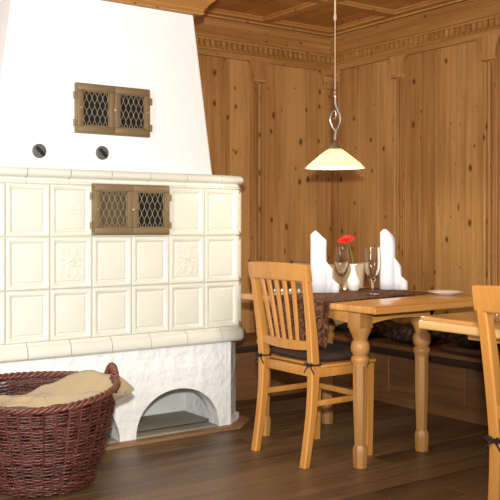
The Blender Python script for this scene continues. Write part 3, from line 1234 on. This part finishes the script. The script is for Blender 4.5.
wine_glass('stemmed glass right of the left napkin, behind the vase', (3.283, 3.712, RT), 0.245)
wine_glass('stemmed glass nearest the table edge, right of the vase', (3.182, 3.352, RT), 0.25)
vase = lathe_obj('bud_vase', [(0.0005, 0.0), (0.024, 0.0), (0.027, 0.003), (0.035, 0.018), (0.039, 0.036), (0.037, 0.055), (0.027, 0.078), (0.018, 0.098), (0.0155, 0.115), (0.018, 0.132), (0.024, 0.145), (0.023, 0.147), (0.016, 0.134), (0.013, 0.115), (0.0155, 0.098), (0.02, 0.08), (0.0005, 0.07)], porc, (3.31, 3.64, RT))
tag(vase, 'small white porcelain bud vase holding a red flower', 'vase')

fl = thing('gerbera', 'red gerbera flower with green stem standing in the white bud vase', 'flower', (3.31, 3.64, RT + 0.0725))
right = Vector((SN, -CS, 0))
away = Vector((CS, SN, 0))
m = MB()
top = right * -0.040 + away * 0.0 + Vector((0, 0, 0.205))
m.tube([(0, 0, 0), right * -0.002 + Vector((0, 0, 0.07)), right * -0.010 + Vector((0, 0, 0.13)), right * -0.026 + Vector((0, 0, 0.18)), top], [0.003, 0.003, 0.003, 0.003, 0.004], 8)
m.build('stem', green_m, fl)
nrm = (Vector((0, 0, 1)) * 0.95 - away * 0.28 - right * 0.2).normalized()
e1 = right - nrm * right.dot(nrm); e1.normalize()
e2 = nrm.cross(e1)
m = MB()
for lay, (cnt, rad, lift) in enumerate(((20, 0.050, 0.010), (18, 0.040, 0.018), (14, 0.026, 0.024))):
    for k in range(cnt):
        a = 2 * PI * (k + 0.5 * lay) / cnt
        d = e1 * math.cos(a) + e2 * math.sin(a)
        s_ = nrm.cross(d)
        vs, fs = [], []
        for i in range(6):
            t = i / 5
            wv = 0.0075 * math.sin(PI * min(1, 0.12 + t * 0.86)) * (1 - 0.2 * lay)
            zz = lift * math.sin(t * PI * 0.6) + 0.001 * lay
            p = top + d * (0.004 + rad * t) + nrm * zz
            vs += [p - s_ * wv, p + nrm * -0.0015, p + s_ * wv]
        for i in range(5):
            for q2 in (0, 1):
                fs.append((i * 3 + q2, i * 3 + q2 + 1, i * 3 + 4 + q2, i * 3 + 3 + q2))
        m.add(vs, fs)
pt = m.build('petals', red_m, fl, smooth=60)
md = pt.modifiers.new('thick', 'SOLIDIFY'); md.thickness = 0.001
m = MB()
m.tube([top, top + nrm * 0.008, top + nrm * 0.014, top + nrm * 0.018], [0.006, 0.010, 0.009, 0.002], 12)
m.build('flower_center', plain('deep red', (150, 24, 20), 0.8), fl)

pl = lathe_obj('saucer', [(0.0005, 0.0), (0.05, 0.0), (0.055, 0.003), (0.075, 0.010), (0.096, 0.016), (0.0975, 0.018), (0.094, 0.019), (0.072, 0.014), (0.05, 0.007), (0.0005, 0.006)], porc, (3.575, 3.20, TZ + 0.001), 40)
tag(pl, 'small white porcelain plate on the right of the laid table', 'plate')
for k, (x, y) in enumerate(((2.945, 3.885), (2.982, 3.870), (3.017, 3.840), (3.062, 3.820), (3.262, 3.66))):
    b_ = lathe_obj('decor_bead', [(0.0005, 0), (0.005, 0.001), (0.0085, 0.005), (0.0095, 0.009), (0.0085, 0.013), (0.005, 0.017), (0.0005, 0.018)], bead_m, (x, y, (RT if y < 3.76 else TZ + 0.0005)), 14)
    tag(b_, ['white bead on the table, seen through the third gap of the chair back', 'white bead on the table, seen through the fourth gap of the chair back', 'white bead on the table, seen through the fifth gap of the chair back', 'white bead seen between the last slat and right post of the chair', 'white bead on the runner right of the left napkin'][k], 'bead', 'small white beads on the laid table')

tumb = lathe_obj('tumbler', [(0.0005, 0.0), (0.020, 0.0), (0.022, 0.004), (0.026, 0.055), (0.0275, 0.07), (0.026, 0.07), (0.024, 0.055), (0.019, 0.010), (0.0005, 0.009)], glass, (2.735, 2.18, TZ + 0.0025))
tag(tumb, 'small clear tumbler on the second table, seen through the right chair', 'glass')

# ------------------------------------------------------------------ pendant lamp
LX, LY = 3.037, 3.484
lamp = thing('pendant_lamp', 'lit pendant lamp with cone shaped alabaster glass shade above the laid table', 'lamp', (LX, LY, 1.437))
def LP(mb, name, mat, parent=None, **k):
    o = mb.build(name, mat, parent or lamp, **k)
    return o


zz0 = 1.437
def Lz(z):
    return z - zz0


m = MB()
m.lathe([(0.0005, Lz(CZ)), (0.05, Lz(CZ)), (0.05, Lz(CZ) - 0.015), (0.02, Lz(CZ) - 0.04), (0.0005, Lz(CZ) - 0.042)][::-1], (0, 0, 0), 24)
LP(m, 'ceiling_rose', chrome)
m = MB()
m.tube([(0, 0, Lz(CZ) - 0.03), (0, 0, Lz(2.235))], 0.0055, 8)
m.lathe([(0.004, Lz(2.215)), (0.0085, Lz(2.22)), (0.0085, Lz(2.245)), (0.004, Lz(2.25))], (0, 0, 0), 12)
LP(m, 'upper_tube', cord_m)
m = MB()
m.tube([(0, 0, Lz(2.22)), (0, 0, Lz(1.84))], 0.0028, 8)
LP(m, 'wire', cord_m)
m = MB()
m.lathe([(0.004, Lz(1.805)), (0.009, Lz(1.81)), (0.010, Lz(1.825)), (0.007, Lz(1.832)), (0.009, Lz(1.84)), (0.004, Lz(1.85))], (0, 0, 0), 14)
ctl = [(0, 1.81), (0.001, 1.775), (0.012, 1.745), (0.024, 1.715), (0.026, 1.685), (0.016, 1.655), (0.004, 1.63), (-0.001, 1.60), (0, 1.57)]
P3 = []
for i in range(len(ctl) - 1):
    p0, p1, p2, p3 = ctl[max(i - 1, 0)], ctl[i], ctl[i + 1], ctl[min(i + 2, len(ctl) - 1)]
    for s in range(5):
        t = s / 5
        f = lambda a, b, c, d: 0.5 * (2 * b + (c - a) * t + (2 * a - 5 * b + 4 * c - d) * t * t + (3 * b - a - 3 * c + d) * t ** 3)
        P3.append((f(p0[0], p1[0], p2[0], p3[0]), f(p0[1], p1[1], p2[1], p3[1])))
P3.append(ctl[-1])
m.tube([right * a + Vector((0, 0, Lz(z))) for a, z in P3], 0.0062, 8)
ctl2 = [(0.004, 1.63), (-0.014, 1.655), (-0.025, 1.685), (-0.024, 1.705), (-0.014, 1.735), (-0.004, 1.742), (0.004, 1.73), (0.006, 1.71), (-0.002, 1.695), (-0.01, 1.70)]
m.tube([right * a - away * 0.004 + Vector((0, 0, Lz(z))) for a, z in ctl2], [0.0055] * 5 + [0.0045] * 3 + [0.004] * 2, 8)
LP(m, 'curled_stem', chrome)
m = MB()
m.lathe([(0.034, Lz(1.535)), (0.031, Lz(1.545)), (0.018, Lz(1.568)), (0.010, Lz(1.58)), (0.006, Lz(1.585))], (0, 0, 0), 24)
LP(m, 'shade_cap', chrome)
m = MB()
prof = [(0.030, Lz(1.540)), (0.055, Lz(1.523)), (0.085, Lz(1.500)), (0.118, Lz(1.473)), (0.145, Lz(1.450)), (0.158, Lz(1.440)), (0.161, Lz(1.4375))]
m.lathe(prof, (0, 0, 0), 64, cap=False)
sh = LP(m, 'lamp_shade', shade_m, smooth=60)
md = sh.modifiers.new('thick', 'SOLIDIFY'); md.thickness = 0.003; md.offset = -1
m = MB()
m.lathe([(0.0005, Lz(1.455)), (0.012, Lz(1.458)), (0.021, Lz(1.47)), (0.022, Lz(1.485)), (0.014, Lz(1.505)), (0.012, Lz(1.53)), (0.0005, Lz(1.532))], (0, 0, 0), 20)
LP(m, 'bulb', bulb_m)

# ------------------------------------------------------------------ wicker basket with burlap
BX, BY = 1.478, 3.640
basket = thing('wicker_basket', 'large round red brown wicker basket on the floor in front of the stove', 'basket', (BX, BY, 0), RZ)
HB = 0.42
def brad(z):
    t = z / HB
    return 0.208 + 0.115 * t ** 0.85 + 0.008 * math.sin(t * PI)


def rimz(a):
    return 0.020 * math.sin(a) + 0.012 * math.cos(2 * a)


m = MB()
NST = 38
for k in range(NST):            # upright stakes
    a = 2 * PI * k / NST
    m.tube([(brad(z) * math.cos(a), brad(z) * math.sin(a), z + (rimz(a) - 0.012) * (z / HB) ** 2) for z in [HB * i / 8 for i in range(9)]], 0.005, 6)
rows_n = 50
for r in range(rows_n):
    z = 0.012 + (HB - 0.028) * r / (rows_n - 1)
    pts = []
    M_ = NST * 4
    ph = random.uniform(-0.003, 0.003)
    for i in range(M_):
        a = 2 * PI * i / M_
        wv = math.sin(a * NST / 2 + PI * (r % 2))
        rad = brad(z) + 0.0055 * wv + random.uniform(-0.0022, 0.0022)
        t = z / HB
        pts.append((rad * math.cos(a), rad * math.sin(a), z + rimz(a) * t ** 2 + ph + random.uniform(-0.0018, 0.0018)))
    m.tube(pts, random.uniform(0.0036, 0.0056), 5, closed=True)
m.build('woven_body', wick_m, basket, smooth=80)
m = MB()
m.lathe([(0.0005, 0.006), (0.206, 0.006), (0.208, 0.02), (0.0005, 0.02)], (0, 0, 0), 40)
m.build('bottom', wick_m, basket)
m = MB()
for s in range(3):
    pts = []
    for i in range(220):
        a = 2 * PI * i / 220
        b_ = a * 22 + s * 2 * PI / 3
        rad = brad(HB) + 0.009 * math.cos(b_)
        pts.append((rad * math.cos(a), rad * math.sin(a), HB - 0.004 + rimz(a) + 0.009 * math.sin(b_)))
    m.tube(pts, 0.0075, 6, closed=True)
m.build('rim', wick_l, basket, smooth=80)
for side in (1, -1):            # braided loop handles
    m = MB()
    for s in range(3):
        pts = []
        for i in range(60):
            t = i / 59
            a = (-0.17 + 0.34 * t) + (0.56 if side > 0 else PI + 0.1)
            arch = math.sin(PI * t)
            rad = brad(HB) + 0.004 + 0.0105 * math.cos(t * 26 + s * 2.094)
            zz = HB - 0.02 + 0.020 * math.sin(a) + 0.075 * arch ** 0.6 + 0.0105 * math.sin(t * 26 + s * 2.094)
            pts.append((rad * math.cos(a), rad * math.sin(a), zz))
        m.tube(pts, 0.008, 6)
    m.build('handle', wick_l, basket, smooth=80)

# burlap lining: local frame of the basket, angle 0 = image right, 90 deg = away
def burl_edge(a):
    """(radius, z) of the cloth edge by angle"""
    d = math.degrees(a) % 360
    keys = [(0, 0.372, 0.388), (12, 0.400, 0.405), (24, 0.352, 0.440), (36, 0.310, 0.45), (52, 0.295, 0.462), (75, 0.280, 0.435), (100, 0.25, 0.385), (130, 0.265, 0.345), (165, 0.27, 0.35), (200, 0.282, 0.392), (235, 0.30, 0.40), (270, 0.30, 0.402), (310, 0.303, 0.404), (340, 0.322, 0.420), (360, 0.372, 0.388)]
    for (d0, r0, z0), (d1, r1, z1) in zip(keys[:-1], keys[1:]):
        if d0 <= d <= d1:
            t = (d - d0) / (d1 - d0)
            t = t * t * (3 - 2 * t)
            return r0 + (r1 - r0) * t, z0 + (z1 - z0) * t
    return 0.3, 0.4


m = MB()
NA, NR = 96, 22
def bfn(i, j):
    a = 2 * PI * i
    r, z = burl_edge(a)
    cz = 0.335
    t = j
    rr = r * t
    zz = cz + (z - cz) * t ** 2.2 + 0.018 * math.sin(3 * a + 5 * t) * t * (1 - t) * 2 + 0.010 * math.sin(7 * a - 9 * t) * t * (1 - t) * 2.5
    # a ridge running from the middle to the left
    x, y = rr * math.cos(a), rr * math.sin(a)
    zz += 0.05 * math.exp(-((y + 0.02 + 0.25 * x) / 0.05) ** 2) * (1 - t ** 4)
    zz += 0.004 * math.sin(40 * x + 13 * y) * (0.3 + t)
    return (x, y, zz)
m.grid(bfn, NA, NR, wrap_u=True)
bl = m.build('burlap_lining', burlap, None, smooth=180, loc=(BX, BY, 0), rz=RZ)
md = bl.modifiers.new('thick', 'SOLIDIFY'); md.thickness = 0.003
tag(bl, 'tan burlap cloth lining the wicker basket and hanging over its right rim', 'cloth')

# ------------------------------------------------------------------ light
def area(name, loc, target, size, power, col=(1, 1, 1), size_y=None):
    l = bpy.data.lights.new(name, 'AREA')
    l.energy = power
    l.color = col
    l.size = size
    if size_y:
        l.shape = 'RECTANGLE'
        l.size_y = size_y
    o = bpy.data.objects.new(name, l)
    C.objects.link(o)
    o.location = loc
    d = Vector(target) - Vector(loc)
    o.rotation_euler = d.to_track_quat('-Z', 'Y').to_euler()
    return o


def point(name, loc, power, col, r):
    l = bpy.data.lights.new(name, 'POINT')
    l.energy = power
    l.color = col
    l.shadow_soft_size = r
    o = bpy.data.objects.new(name, l)
    C.objects.link(o)
    o.location = loc
    return o


area('high_bounce_fill', (1.5, -1.2, 2.35), (2.6, 4.0, 0.9), 1.7, 62, (1.0, 1.0, 0.98), 1.1)  # added high fill standing in for ceiling-bounced flash, no window there
area('side_window_daylight', (-1.4, 1.9, 1.5), (2.4, 4.0, 0.9), 0.6, 60, (0.97, 0.98, 1.0), 1.3)
fl_ = bpy.data.lights.new('camera_flash', 'SPOT')
fl_.energy = 560
fl_.color = (1.0, 1.0, 0.97)
fl_.shadow_soft_size = 0.04
fl_.spot_size = math.radians(66)
fl_.spot_blend = 0.9
fo = bpy.data.objects.new('camera_flash', fl_)
C.objects.link(fo)
fo.location = (0, 0, EYE + 0.24)
fo.rotation_euler = (Vector((2.35, 4.05, 1.35)) - Vector(fo.location)).to_track_quat('-Z', 'Y').to_euler()
point('lamp_light', (LX, LY, 1.448), 9, (1.0, 0.90, 0.74), 0.02)

wd = bpy.data.worlds.new('room')
bpy.context.scene.world = wd
wd.use_nodes = True
bg = wd.node_tree.nodes['Background']
bg.inputs[0].default_value = (1.0, 0.97, 0.93, 1)
bg.inputs[1].default_value = 0.22

# ------------------------------------------------------------------ camera
cam = bpy.data.cameras.new('camera')
co = bpy.data.objects.new('camera', cam)
C.objects.link(co)
cam.sensor_width = 36
cam.lens = 36 * 870 / 500
cam.shift_y = -(250 - 226) / 500
cam.clip_start = 0.05
co.location = (0, 0, EYE)
co.rotation_euler = (PI / 2, 0, RZ)
sc = bpy.context.scene
sc.camera = co
sc.view_settings.view_transform = 'Standard'
sc.view_settings.look = 'None'
sc.view_settings.gamma = 1.0
sc.view_settings.use_curve_mapping = False
sc.view_settings.exposure = 0.27
